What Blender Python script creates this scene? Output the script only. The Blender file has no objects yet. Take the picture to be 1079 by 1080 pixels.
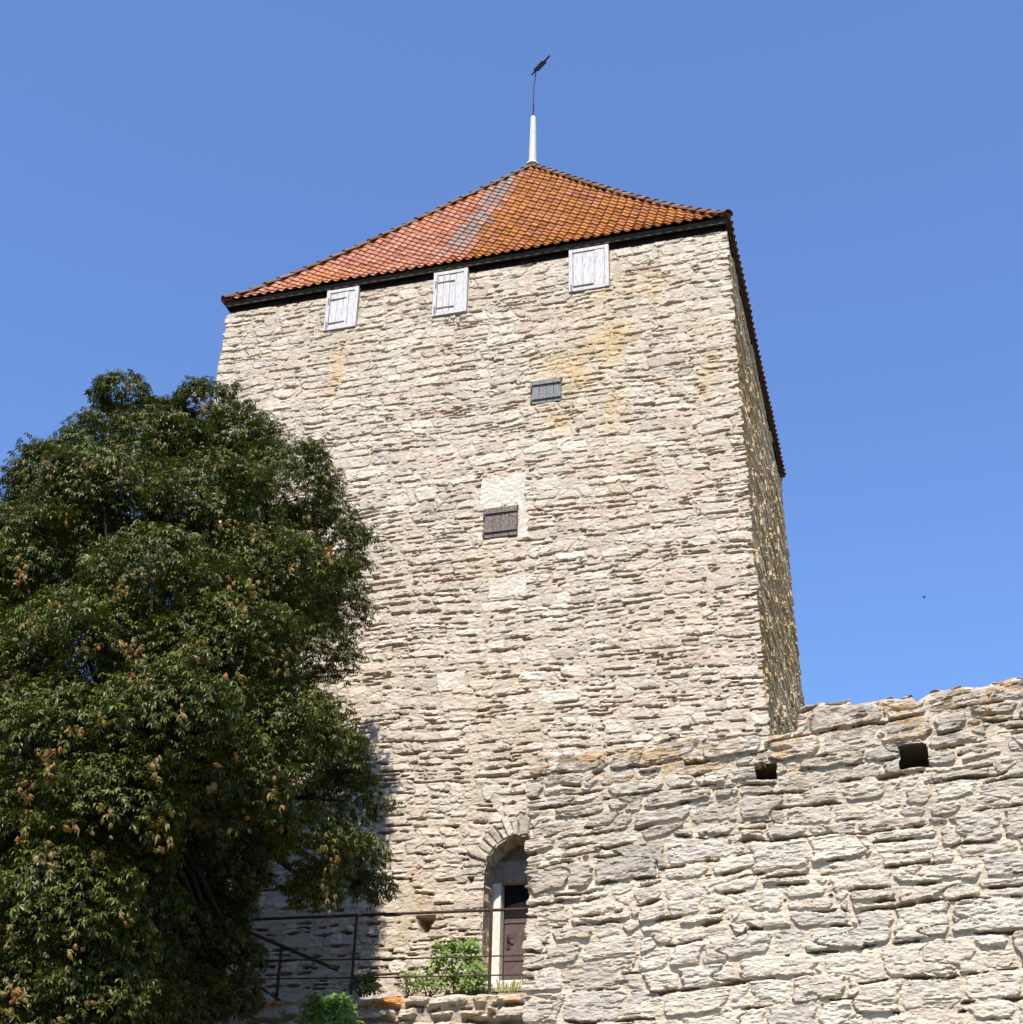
import bpy, bmesh, math, random
import numpy as np
from mathutils import Vector, Matrix

# ------------------------------------------------------------------ camera, world, sun, exposure
scene = bpy.context.scene
col = scene.collection
YAW, PITCH, ROLL = math.radians(16.3288), math.radians(30.0269), math.radians(1.3519)
FPX, PW, PH = 1471.76, 1079.0, 1080.0
CAM = np.array([11.6087, -20.1253, 1.6])
_f = np.array([-math.sin(YAW)*math.cos(PITCH), math.cos(YAW)*math.cos(PITCH), math.sin(PITCH)])
_r = np.array([math.cos(YAW), math.sin(YAW), 0.0])
_u = np.cross(_r, _f)
CR = _r*math.cos(ROLL) + _u*math.sin(ROLL)
CU = -_r*math.sin(ROLL) + _u*math.cos(ROLL)
CF = _f
cam_data = bpy.data.cameras.new("camera")
cam_data.sensor_fit = 'HORIZONTAL'
cam_data.sensor_width = 36.0
cam_data.lens = FPX/PW*36.0
cam_data.clip_start = 0.1
cam_data.clip_end = 5000
cam = bpy.data.objects.new("camera", cam_data)
cam.matrix_world = Matrix(((CR[0], CU[0], -CF[0], CAM[0]), (CR[1], CU[1], -CF[1], CAM[1]),
                           (CR[2], CU[2], -CF[2], CAM[2]), (0, 0, 0, 1)))
col.objects.link(cam)
scene.camera = cam

SUN_EL, SUN_AZ = math.radians(52.0), math.radians(8.5)      # azimuth: right of the tower's front normal
sd = Vector((math.sin(SUN_AZ)*math.cos(SUN_EL), -math.cos(SUN_AZ)*math.cos(SUN_EL), math.sin(SUN_EL)))
sun_data = bpy.data.lights.new("sun", 'SUN')
sun_data.energy = 4.5
sun_data.angle = math.radians(0.5)
sun_data.color = (1.0, 0.935, 0.84)
sun = bpy.data.objects.new("sun", sun_data)
sun.rotation_euler = sd.to_track_quat('Z', 'Y').to_euler()
sun.location = (10, -30, 40)
col.objects.link(sun)

world = bpy.data.worlds.new("World")
scene.world = world
world.use_nodes = True
wt = world.node_tree
sky = wt.nodes.new('ShaderNodeTexSky')
sky.sky_type = 'NISHITA'
sky.sun_disc = False
sky.sun_elevation = SUN_EL
sky.sun_rotation = math.pi - SUN_AZ
sky.altitude = 50
sky.air_density = 1.0
sky.dust_density = 0.0
sky.ozone_density = 9.0
bg = wt.nodes['Background']
bg.inputs['Strength'].default_value = 0.104
wt.links.new(sky.outputs['Color'], bg.inputs['Color'])
air = wt.nodes.new('ShaderNodeBackground')                    # even blue air light on top of the clear-sky model
air.inputs['Color'].default_value = (.22, .37, .97, 1)
air.inputs['Strength'].default_value = 0.128
addsh = wt.nodes.new('ShaderNodeAddShader')
wt.links.new(bg.outputs[0], addsh.inputs[0]); wt.links.new(air.outputs[0], addsh.inputs[1])
wt.links.new(addsh.outputs[0], wt.nodes['World Output'].inputs['Surface'])
scene.view_settings.view_transform = 'Standard'
scene.view_settings.look = 'None'
scene.view_settings.exposure = 0.8
scene.view_settings.gamma = 1.0

# ------------------------------------------------------------------ helpers
def ray(px, py):
    return CF + CR*((px-PW/2)/FPX) - CU*((py-PH/2)/FPX)
def at(px, py, y):
    d = ray(px, py)
    return CAM + d*((y-CAM[1])/d[1])
def at_plane(px, py, P, N):
    d = ray(px, py)
    return CAM + d*(np.dot(np.asarray(P)-CAM, N)/np.dot(d, N))

def hsh(x, y, s):
    h = (x*374761393 + y*668265263 + s*974711) & 0xffffffff
    h = ((h ^ (h >> 13))*1274126177) & 0xffffffff
    h = ((h ^ (h >> 15))*668265263) & 0xffffffff
    return ((h ^ (h >> 16)) & 0xffffff)/float(0xffffff)
def vn(x, y, s=0):
    x, y = np.broadcast_arrays(np.asarray(x, float), np.asarray(y, float))
    xi = np.floor(x).astype(np.int64); yi = np.floor(y).astype(np.int64)
    fx = x-xi; fy = y-yi
    fx = fx*fx*(3-2*fx); fy = fy*fy*(3-2*fy)
    a = hsh(xi, yi, s); b = hsh(xi+1, yi, s); c = hsh(xi, yi+1, s); d = hsh(xi+1, yi+1, s)
    return (a*(1-fx)+b*fx)*(1-fy)+(c*(1-fx)+d*fx)*fy
def fbm(x, y, s=0, o=3):
    t = 0; a = 0.5; n = 0
    for k in range(o):
        t = t+a*vn(x*2**k, y*2**k, s+17*k); n += a; a *= .5
    return t/n
def sstep(a, b, x):
    t = np.clip((x-a)/(b-a), 0, 1)
    return t*t*(3-2*t)

def link(name, me, mats, parent=None):
    o = bpy.data.objects.new(name, me)
    for m in (mats if isinstance(mats, (list, tuple)) else [mats]):
        me.materials.append(m)
    col.objects.link(o)
    if parent: o.parent = parent
    return o
def tag(o, label=None, cat=None, group=None, kind=None):
    if label: o['label'] = label
    if cat: o['category'] = cat
    if group: o['group'] = group
    if kind: o['kind'] = kind
    return o
def empty(name, loc=(0, 0, 0), parent=None):
    o = bpy.data.objects.new(name, None)
    o.location = loc
    o.empty_display_size = 0.3
    col.objects.link(o)
    if parent: o.parent = parent
    return o
def np_mesh(name, V, F, C=None, smooth=False, mi=None):
    """V (n,3), F (m,k) with equal k; C (n,3) point colours"""
    me = bpy.data.meshes.new(name)
    V = np.ascontiguousarray(V, np.float32); F = np.ascontiguousarray(F, np.int32)
    k = F.shape[1]
    me.vertices.add(len(V)); me.vertices.foreach_set('co', V.ravel())
    me.loops.add(F.size); me.loops.foreach_set('vertex_index', F.ravel())
    me.polygons.add(len(F))
    me.polygons.foreach_set('loop_start', np.arange(0, F.size, k, dtype=np.int32))
    me.polygons.foreach_set('use_smooth', np.full(len(F), smooth, bool))
    if mi is not None: me.polygons.foreach_set('material_index', mi.astype(np.int32))
    me.update(calc_edges=True)
    if C is not None:
        at_ = me.color_attributes.new('tint', 'FLOAT_COLOR', 'POINT')
        c4 = np.ones((len(V), 4), np.float32); c4[:, :3] = C
        at_.data.foreach_set('color', c4.ravel())
    me.validate()
    return me
def grid_faces(nr, nc, mask=None, flip=False):
    i = np.arange(nr*nc).reshape(nr, nc)
    f = np.stack([i[:-1, :-1], i[:-1, 1:], i[1:, 1:], i[1:, :-1]], -1)
    if flip: f = f[..., ::-1]
    if mask is not None: return f[mask]
    return f.reshape(-1, 4)

class MB:
    """collects boxes, bars and tubes into one mesh"""
    def __init__(s): s.bm = bmesh.new()
    def box(s, c, size, rot=None, bev=0.0, jit=0.0, rng=None):
        r = bmesh.ops.create_cube(s.bm, size=1.0)
        vs = r['verts']
        M = Matrix.Translation(Vector(c)) @ (rot.to_4x4() if rot else Matrix()) @ Matrix.Diagonal((*size, 1))
        bmesh.ops.transform(s.bm, matrix=M, verts=vs)
        if jit:
            for v in vs: v.co += Vector([rng.uniform(-jit, jit) for _ in range(3)])
        if bev:
            es = list({e for v in vs for e in v.link_edges})
            bmesh.ops.bevel(s.bm, geom=es, offset=bev, segments=2, affect='EDGES', profile=.5)
        return s
    def tube(s, pts, rad, n=8, cap=True):
        pts = [Vector(p) for p in pts]
        rads = rad if isinstance(rad, (list, tuple)) else [rad]*len(pts)
        rings = []
        for i, p in enumerate(pts):
            d = (pts[min(i+1, len(pts)-1)]-pts[max(i-1, 0)]).normalized()
            a = d.orthogonal().normalized() if abs(d.z) > .95 else d.cross(Vector((0, 0, 1))).normalized()
            b = d.cross(a)
            rings.append([s.bm.verts.new(p+(a*math.cos(2*math.pi*k/n)+b*math.sin(2*math.pi*k/n))*rads[i]) for k in range(n)])
        for A, B in zip(rings, rings[1:]):
            for k in range(n):
                s.bm.faces.new((A[k], A[(k+1) % n], B[(k+1) % n], B[k]))
        if cap:
            s.bm.faces.new(rings[0][::-1]); s.bm.faces.new(rings[-1])
        return s
    def prism(s, pts, thick, origin, ax, ay, an):
        o, ax, ay, an = map(Vector, (origin, ax, ay, an))
        f = [s.bm.verts.new(o+ax*x+ay*y+an*thick/2) for x, y in pts]
        b = [s.bm.verts.new(o+ax*x+ay*y-an*thick/2) for x, y in pts]
        s.bm.faces.new(f); s.bm.faces.new(b[::-1])
        for i in range(len(pts)):
            j = (i+1) % len(pts)
            s.bm.faces.new((f[i], b[i], b[j], f[j]))
        return s
    def build(s, name, mat, parent=None, smooth=False):
        bmesh.ops.recalc_face_normals(s.bm, faces=s.bm.faces[:])
        me = bpy.data.meshes.new(name)
        s.bm.to_mesh(me); s.bm.free()
        if smooth:
            for p in me.polygons: p.use_smooth = True
        return link(name, me, mat, parent)

# ------------------------------------------------------------------ materials
def new_mat(name):
    m = bpy.data.materials.new(name); m.use_nodes = True
    nt = m.node_tree
    return m, nt, nt.nodes['Principled BSDF']
def N(nt, t, **kw):
    n = nt.nodes.new(t)
    for k, v in kw.items():
        if k in n.inputs.keys(): n.inputs[k].default_value = v
        else: setattr(n, k, v)
    return n
def noise(nt, scale, detail=4, rough=.6, vec=None, stretch=None):
    n = N(nt, 'ShaderNodeTexNoise', Scale=scale, Detail=detail, Roughness=rough)
    tc = N(nt, 'ShaderNodeTexCoord')
    src = tc.outputs['Object']
    if stretch:
        mp = N(nt, 'ShaderNodeMapping'); mp.inputs['Scale'].default_value = stretch
        nt.links.new(src, mp.inputs['Vector']); src = mp.outputs['Vector']
    nt.links.new(src, n.inputs['Vector'])
    return n
def ramp(nt, src, stops):
    r = N(nt, 'ShaderNodeValToRGB')
    while len(r.color_ramp.elements) < len(stops): r.color_ramp.elements.new(.5)
    for e, (p, c) in zip(r.color_ramp.elements, stops):
        e.position = p; e.color = (*c, 1) if len(c) == 3 else c
    nt.links.new(src, r.inputs['Fac'])
    return r
def mul(nt, a, b, fac=1.0, blend='MULTIPLY'):
    m = N(nt, 'ShaderNodeMix', data_type='RGBA', blend_type=blend)
    m.inputs[0].default_value = fac
    for s_, i in ((a, 6), (b, 7)):
        if hasattr(s_, 'is_output'): nt.links.new(s_, m.inputs[i])
        else: m.inputs[i].default_value = (*s_, 1)
    return m.outputs[2]
def bump(nt, b, src, strength, dist):
    n = N(nt, 'ShaderNodeBump', Strength=strength, Distance=dist)
    nt.links.new(src, n.inputs['Height'])
    nt.links.new(n.outputs['Normal'], b.inputs['Normal'])

def mat_stone(name, stretch=(1, 1, 2.2), s1=9, s2=45, bs=.5):
    m, nt, b = new_mat(name)
    a = N(nt, 'ShaderNodeAttribute', attribute_name='tint')
    n1 = noise(nt, s1, 5, .65, stretch=stretch)
    n2 = noise(nt, s2, 6, .7, stretch=stretch)
    r1 = ramp(nt, n1.outputs['Fac'], [(.28, (.74, .72, .69)), (.55, (1, 1, 1)), (.78, (1.14, 1.13, 1.12))])
    r2 = ramp(nt, n2.outputs['Fac'], [(.25, (.68, .67, .65)), (.48, (1, 1, 1)), (.75, (1.12, 1.11, 1.1))])
    n3 = noise(nt, s2*2.6, 5, .75)
    r3 = ramp(nt, n3.outputs['Fac'], [(.3, (.60, .58, .55)), (.47, (1, 1, 1)), (.7, (1.10, 1.10, 1.10))])
    c = mul(nt, mul(nt, mul(nt, a.outputs['Color'], r1.outputs['Color']), r2.outputs['Color']), r3.outputs['Color'])
    nt.links.new(c, b.inputs['Base Color'])
    b.inputs['Roughness'].default_value = .95
    b.inputs['Specular IOR Level'].default_value = .15
    bump(nt, b, n2.outputs['Fac'], bs, .03)
    return m
def mat_simple(name, c1, c2, scale=8, stretch=None, rough=.7, spec=.3, bs=.2, metal=0.0, pos=(.35, .65), bd=.01):
    m, nt, b = new_mat(name)
    n = noise(nt, scale, 6, .65, stretch=stretch)
    r = ramp(nt, n.outputs['Fac'], [(pos[0], c1), (pos[1], c2)])
    nt.links.new(r.outputs['Color'], b.inputs['Base Color'])
    b.inputs['Roughness'].default_value = rough
    b.inputs['Specular IOR Level'].default_value = spec
    b.inputs['Metallic'].default_value = metal
    if bs: bump(nt, b, n.outputs['Fac'], bs, bd)
    return m
def mat_tint(name, rough=.6, spec=.3, scale=30, lo=.75, hi=1.15, trans=0.0, bs=.2):
    m, nt, b = new_mat(name)
    a = N(nt, 'ShaderNodeAttribute', attribute_name='tint')
    n = noise(nt, scale, 5, .65)
    r = ramp(nt, n.outputs['Fac'], [(.3, (lo,)*3), (.7, (hi,)*3)])
    c = mul(nt, a.outputs['Color'], r.outputs['Color'])
    nt.links.new(c, b.inputs['Base Color'])
    b.inputs['Roughness'].default_value = rough
    b.inputs['Specular IOR Level'].default_value = spec
    if bs: bump(nt, b, n.outputs['Fac'], bs, .01)
    if trans:
        t = N(nt, 'ShaderNodeBsdfTranslucent')
        nt.links.new(mul(nt, c, (1.6, 1.9, .7)), t.inputs['Color'])
        mx = N(nt, 'ShaderNodeMixShader'); mx.inputs[0].default_value = trans
        nt.links.new(b.outputs[0], mx.inputs[1]); nt.links.new(t.outputs[0], mx.inputs[2])
        nt.links.new(mx.outputs[0], nt.nodes['Material Output'].inputs['Surface'])
    return m

M_STONE = mat_stone('tower_limestone')
M_WALLSTONE = mat_stone('wall_limestone', s1=7, s2=38, bs=.6)
M_TILE = mat_tint('clay_tile', rough=.75, spec=.25, scale=14, lo=.72, hi=1.2)
M_WHITE = mat_simple('weathered_white_paint', (.20, .19, .19), (.57, .545, .53), 9, (9, 9, .7), .85, .1, .3, pos=(.30, .52))
M_GREYWOOD = mat_simple('grey_weathered_board', (.11, .11, .108), (.27, .265, .26), 7, (3, 9, 5), .85, .2, .3)
M_BROWNWOOD = mat_simple('brown_weathered_board', (.07, .055, .047), (.25, .20, .175), 7, (5, 9, 3), .85, .2, .3)
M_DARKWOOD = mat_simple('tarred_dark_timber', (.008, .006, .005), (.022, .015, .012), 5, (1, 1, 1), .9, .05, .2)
M_EAVE = mat_simple('eave_board_wood', (.035, .027, .02), (.085, .066, .046), 4, (1, 1, 6), .85, .1, .2)
M_IRON = mat_simple('rusty_iron', (.022, .014, .011), (.075, .042, .03), 14, None, .8, .3, .2)
M_STRAP = mat_simple('strap_iron', (.11, .09, .08), (.24, .20, .17), 20, None, .8, .3, .1)
M_POLE = mat_simple('finial_white_paint', (.20, .17, .13), (.54, .51, .45), 6, (6, 6, 1.2), .7, .25, .1, pos=(.28, .45))
M_DOOR = mat_simple('plum_brown_door', (.06, .038, .037), (.115, .073, .07), 9, (1, 1, 1), .6, .3, .3)
M_BLACK = mat_simple('dark_interior_black', (.006, .005, .006), (.012, .01, .011), 9, None, .7, .1, .1)
M_JAMB = mat_simple('pale_dressed_stone', (.5, .46, .39), (.68, .64, .56), 18, None, .9, .15, .4)
M_BARK = mat_simple('bark', (.018, .014, .011), (.05, .04, .03), 9, (3, 3, .8), .95, .1, .6, bd=.03)
M_LEAF = mat_tint('chestnut_leaf', rough=.42, spec=.32, scale=5, lo=.7, hi=1.25, trans=.10, bs=0)
M_DEADLEAF = mat_tint('withered_leaf', rough=.8, spec=.2, scale=8, lo=.7, hi=1.2, trans=.15, bs=0)
M_PLANT = mat_tint('green_leaf', rough=.5, spec=.4, scale=8, lo=.75, hi=1.2, trans=.3, bs=0)
M_GRASS = mat_simple('dry_grass_ground', (.06, .06, .028), (.15, .13, .075), 1.3, None, .95, .1, .4, bd=.05)
M_DIRT = mat_simple('terrace_earth', (.12, .10, .07), (.25, .21, .15), 5, None, .95, .1, .4, bd=.03)
M_BIRD = mat_simple('dark_feathers', (.02, .02, .025), (.05, .05, .055), 20, None, .7, .2, 0)

# ------------------------------------------------------------------ masonry height field
def stonework(U, V, seed, ch, sw, gap=.01, edge=.03, prot=.05, warp=(.07, .025), split=.3, strat=.014,
              sfreq=13., mort=-.03, mvar=.03, rr=.04, bite=.014, tilt=.03, relief=1.0, glen=.34, gapw=.075, gthr=.50, gdep=.075, fthr=.66, brk=.85, shf=.16, slp=.12, gritk=1.0):
    rng = np.random.default_rng(seed)
    Vw = V + warp[0]*(fbm(U/1.9, V/1.1, seed+1)-.5)*2 + warp[1]*(fbm(U/.33, V/.22, seed+2)-.5)*2
    Uw = U + .05*(fbm(U/.3, V/.12, seed+3)-.5)*2
    # courses break and shift at irregular vertical joints
    bx = Uw/brk + .9*(fbm(U*0+seed*.7, V/.5, seed+30, 3)-.5)*2 + .25*(vn(U/.2, V/.14, seed+31)-.5)
    cell = np.floor(bx); bf = bx-cell
    chs = hsh(cell.astype(np.int64), np.zeros(cell.shape, np.int64), seed+32)
    Vw = Vw + shf*(vn(cell*7.31+.5, V/1.0+chs*9, seed+33)-.5)*2 + (bf-.5)*brk*slp*(vn(cell*3.7+.5, V/.8, seed+34)-.5)*2
    djx = np.minimum(bf, 1-bf)*brk
    lo, hi = V.min()-.5, V.max()+.5
    bs = [lo]
    while bs[-1] < hi:
        m = fbm(np.array([bs[-1]/2.]), np.array([seed*.37]), seed+4)[0]
        bs.append(bs[-1]+(ch[0]+(ch[1]-ch[0])*rng.random()**1.3)*(.75+.5*m))
    bs = np.array(bs)
    ci = np.clip(np.searchsorted(bs, Vw)-1, 0, len(bs)-2)
    shp = U.shape
    a = np.empty(shp); w = np.empty(shp); b = np.empty(shp); hh = np.empty(shp)
    r = np.empty((5,)+shp)
    umin, umax = U.min()-1, U.max()+1
    order = np.argsort(ci.ravel(), kind='stable')
    cs = ci.ravel()[order]
    st = np.searchsorted(cs, np.arange(len(bs))); 
    fa, fw, fb, fh = a.ravel(), w.ravel(), b.ravel(), hh.ravel()
    fr = r.reshape(5, -1)
    uw, vw = Uw.ravel(), Vw.ravel()
    for k in range(len(bs)-1):
        idx = order[st[k]:(st[k+1] if k+1 < len(bs) else None)]
        ch_k = bs[k+1]-bs[k]
        n = int((umax-umin)/sw[0])+4
        ws = (sw[0]+(sw[1]-sw[0])*rng.random(n)**1.2)*(.6+.4*ch_k/(.5*(ch[0]+ch[1])))
        ed = umin-rng.random()*sw[1]+np.concatenate([[0], np.cumsum(ws)])
        R = rng.random((8, len(ed)))
        if not len(idx): continue
        y = vw[idx]-bs[k]; x = uw[idx]+(y/ch_k-.5)*.10*(rng.random()-.5)*2
        j = np.clip(np.searchsorted(ed, x)-1, 0, len(ws)-1)
        aa = x-ed[j]; ww = ws[j]
        sp = R[5][j] < split
        th = ch_k*(.36+.3*R[6][j]) + (aa/ww-.5)*.05*(R[7][j]-.5)
        up = sp & (y > th); dn = sp & ~up
        bb = np.where(up, y-th, y); h2 = np.where(up, ch_k-th, np.where(dn, th, ch_k))
        fa[idx] = aa; fw[idx] = ww; fb[idx] = bb; fh[idx] = h2
        for q in range(5):
            v = R[q][j]
            fr[q, idx] = np.where(up, (v*7.13+.37*(q+1)) % 1, v)
    dl = np.minimum(np.minimum(a, w-a), djx+.012); dt = hh-b; db = b
    dv = np.minimum(dt, db)
    rad = rr*(.4+r[3])
    corner = rad-np.hypot(np.maximum(rad-dl, 0), np.maximum(rad-dv, 0))
    d = np.minimum(np.minimum(dl, dv), corner)
    d = d - gap*(.3+1.4*fbm(U/.5, V/.4, seed+5)) - bite*(fbm(U/.09, V/.05, seed+6, 3)-.35)*2
    ph = V*sfreq + 3*fbm(U*.9, V*2.5, seed+7) + r[2]*9
    saw = ph-np.floor(ph)
    bn = b/np.maximum(hh, 1e-3)
    lay = strat*(1-saw)*sstep(.5, .75, fbm(U*1.7+r[1]*9, V*7, seed+8, 3))
    rough = .024*(fbm(U/.14, V/.05, seed+9, 4)-.5)*2*relief
    face = prot*(r[0]*.75+.25) + tilt*(r[1]*1.3-.3)*(.5-bn) + lay + rough
    ek = np.where(db < np.minimum(dt, dl), edge*.35, edge)*(.6+.8*r[4])
    k = np.clip(d/ek, 0, 1)
    m_lvl = mort + mvar*(fbm(U/.8, V/.5, seed+10)-.5)*2 + .010*(fbm(U/.08, V/.05, seed+11, 3)-.5)*2
    base = np.minimum(mort-.03, m_lvl-.005)
    stone = base + (face-base)*np.sqrt(np.maximum(1-(1-k)**2, 0))
    grit = .012*(fbm(U/.045, V/.03, seed+14, 4)-.5)*2
    h = np.maximum(stone, m_lvl) + gritk*grit*(.4+.6*relief)
    mm = sstep(.0, .008, m_lvl-stone+.004)
    # open bed joints: tapering dark gaps under some of the stones
    gq = fbm(U/glen, Vw/.09, seed+12, 3)
    gw = gapw*np.maximum(0, gq-gthr)/(1-gthr)*2.2
    gw = np.minimum(gw, .30*hh)
    inb = np.minimum(b+.25*gw, (hh-b)*1.6)
    g_ = sstep(0, 1, np.clip((gw-inb)/.010, 0, 1))
    h = h - gdep*g_
    # hairline fissures along the bedding
    fz = fbm(U/(glen*.8)+r[2]*3, Vw/.035, seed+13, 3)
    fi_ = sstep(fthr, fthr+.06, fz)*(1-mm)
    h = h - .035*fi_*relief
    return h, r, mm, g_

def stone_colour(U, V, r, mm, seed, palette, mortar):
    P = np.array(palette)
    n = len(P)
    t = np.clip(.65*r[2]+.35*(fbm(U/2.2, V/1.5, seed+20)*1.6-.3), 0, .999)*(n-1)
    i = np.floor(t).astype(int); f = (t-i)[..., None]
    c = P[i]*(1-f)+P[np.minimum(i+1, n-1)]*f
    c = c*(.86+.28*r[4])[..., None]
    mo = np.array(mortar)*(.85+.3*fbm(U/.25, V/.25, seed+21))[..., None]
    return c*(1-mm[..., None])+mo*mm[..., None]
def blend(c, target, m):
    return c*(1-m[..., None])+np.array(target)*m[..., None]

# ------------------------------------------------------------------ setting: ground
def ground_z(x, y):
    return 3.3*sstep(-15, -3, y) + .25*(fbm(x/7, y/7, 5)-.5)
ax = np.concatenate([-np.geomspace(1500, 30, 14), np.linspace(-26, 34, 80), np.geomspace(38, 1500, 14)])
gx, gy = np.meshgrid(ax, ax)
gv = np.stack([gx, gy, ground_z(gx, gy)], -1).reshape(-1, 3)
tag(link('ground', np_mesh('ground', gv, grid_faces(len(ax), len(ax)), smooth=True), M_GRASS), kind='structure')

# ------------------------------------------------------------------ the tower
W, D, TOPZ, Z0 = 9.5, 8.8, 18.99, 2.6
def ex(z): return .0104*(43.0-z)
FY = lambda z: -ex(z)
def on_front(px, py):
    y = -.3
    for _ in range(4):
        P = at(px, py, y); y = FY(P[2])
    return P
tower = empty('stone_tower')
tag(tower, 'tall square pale limestone tower under a hipped orange tile roof', 'tower')

PAL = [(.45, .375, .29), (.545, .47, .38), (.575, .505, .415), (.505, .435, .35), (.61, .545, .455), (.50, .45, .385)]
MORT = (.50, .425, .33)
OCHRE = (.54, .37, .16)
door_l = on_front(508.5, 960); thr = on_front(530, 1040)
DX0, DX1, DZ0 = door_l[0], door_l[0]+1.12, thr[2]
DCX = (DX0+DX1)/2; DR = (DX1-DX0)/2; DZS = on_front(511, 922)[2]; DARCH = (on_front(540, 881)[2]-DZS)/DR
print('door', DX0, DX1, DZ0, DZS, DARCH)

def rect_px(x0, y0, x1, y1):
    """rectangle on the front face from pixel corners (top-left, bottom-right) -> x0,x1,z0,z1"""
    A = on_front(x0, y1); B = on_front(x1, y0)
    return A[0], B[0], A[2], B[2]
def quad_rect(tl, tr, br, bl):
    P = [on_front(*q) for q in (tl, tr, br, bl)]
    return ((P[0][0]+P[3][0])/2, (P[1][0]+P[2][0])/2, (P[2][2]+P[3][2])/2, (P[0][2]+P[1][2])/2)
SH = [quad_rect((347, 304), (380, 298), (376, 345), (342, 350)),
      quad_rect((458, 287), (495, 280), (492, 329), (457, 335)),
      quad_rect((600, 263), (642, 255), (643, 303), (601, 309))]
HA = [quad_rect((561, 404), (592, 399), (592, 423), (562, 427)),
      quad_rect((512, 539), (546, 533), (546, 564), (511, 569))]
print('shutters', SH, HA)
BLK = [quad_rect((505, 506), (555, 501), (553, 531), (508, 537)), quad_rect((547, 534), (557, 532), (557, 568), (546, 570)),
       quad_rect((516, 611), (556, 606), (556, 628), (514, 633)), quad_rect((462, 712), (490, 709), (490, 727), (462, 730))]

NR = int((TOPZ-Z0)/.0185)
zz = np.linspace(Z0, TOPZ, NR)
def face_grid(nc, seed, axis):
    """returns parameter s (0..1) x z grids with stone height and colours; axis gives face length"""
    s = np.linspace(0, 1, nc)
    S, Zg = np.meshgrid(s, zz)
    L = axis+2*ex(Zg)
    U = -ex(Zg)+S*L
    return S, Zg, U
fields = []
for fi, (nc, Lx, seed) in enumerate(((620, W, 11), (230, D, 23), (90, W, 37), (130, D, 41))):
    S, Zg, U = face_grid(nc, seed, Lx)
    hb = sstep(13., 9., Zg)                                  # courses grow heavier lower down
    Vs = Zg - .18*np.maximum(0, 13-Zg)*0
    side = fi in (1, 3)
    h, r, mm, lay = stonework(U, Vs, seed, (.13, .34) if side else (.095, .26), (.40, 1.2) if side else (.20, .72), gap=.009, edge=.05 if side else .020,
                              prot=.055 if side else .022, warp=(.04, .03), split=.16, strat=.005, sfreq=9., mort=.003, mvar=.010, rr=.07,
                              bite=.016, tilt=.009, relief=.42, glen=.18, gapw=.030, gthr=.46, gdep=.17, fthr=.69, brk=.75, shf=.13, slp=.11,
                              gritk=.25 if side else .9)
    C = stone_colour(U, Zg, r, mm, seed, PAL, MORT)
    fields.append([S, Zg, U, h, r, mm, C])
# details on the front
S, Zg, U, h, r, mm, C = fields[0]
# arch ring of voussoirs round the door
rx = U-DCX; rz = (Zg-DZS)/DARCH
rho = np.hypot(rx, rz); ang = np.arctan2(rz, rx)
ring = (rz > -.05) & (rho > DR) & (rho < DR+.14+.22*hsh(np.floor(ang/math.pi*17+1.1*vn(ang*3.2, 0*ang, 8)).astype(np.int64), np.zeros(ang.shape, np.int64), 5))
nv = 17; av = ang/math.pi*nv + 1.1*vn(ang*3.2, 0*ang, 8)+.5*(fbm(rho*5, ang*5, 9)-.5)
vi = np.floor(av); vf = np.abs(av-vi-.5)
vr = hsh(vi.astype(np.int64), np.zeros_like(vi, np.int64), 77)
vh = .005+.045*vr - .05*sstep(.33, .5, vf+.12*(fbm(U*14, Zg*14, 4)-.5)) + .05*(fbm(U*9, Zg*9, 6, 4)-.5)
h = np.where(ring, vh, h)
C = np.where(ring[..., None], (np.array((.51, .45, .36))*(.75+.4*vr)[..., None]*(.8+.4*fbm(U*8, Zg*8, 7, 4))[..., None]), C)
# pale dressed blocks near the lower hatch
for k, (x0, x1, z0, z1) in enumerate(BLK):
    wob = .05*(fbm(U*8, Zg*8, 60+k, 4)-.5)*2
    m = (U > x0+wob) & (U < x1+wob) & (Zg > z0+wob) & (Zg < z1+wob)
    h = np.where(m, .022+.010*(fbm(U/.05, Zg/.04, 71+k, 3)-.5)*2, h)
    C = np.where(m[..., None], (np.array((.60, .55, .465))*(.87+.3*fbm(U/.12, Zg/.1, 81+k, 4))[..., None]), C)
# recesses behind shutters and hatches
for (x0, x1, z0, z1) in SH+HA:
    m = (U > x0-.01) & (U < x1+.01) & (Zg > z0-.01) & (Zg < z1+.01)
    h = np.where(m, -.04, h)
# putlog holes
for (px, py, hw, hh_, dp) in ((449, 975, .10, .12, .45), (497, 928, .035, .05, .2), (610, 455, .03, .03, .15)):
    P = on_front(px, py)
    q = np.abs(U-P[0])/hw/(1+.5*(Zg-P[2])/hh_)+.25*(fbm(U*14, Zg*14, 91)-.5)
    m = (q < 1) & (np.abs(Zg-P[2]) < hh_)
    h = np.where(m, -dp, h)
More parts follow.
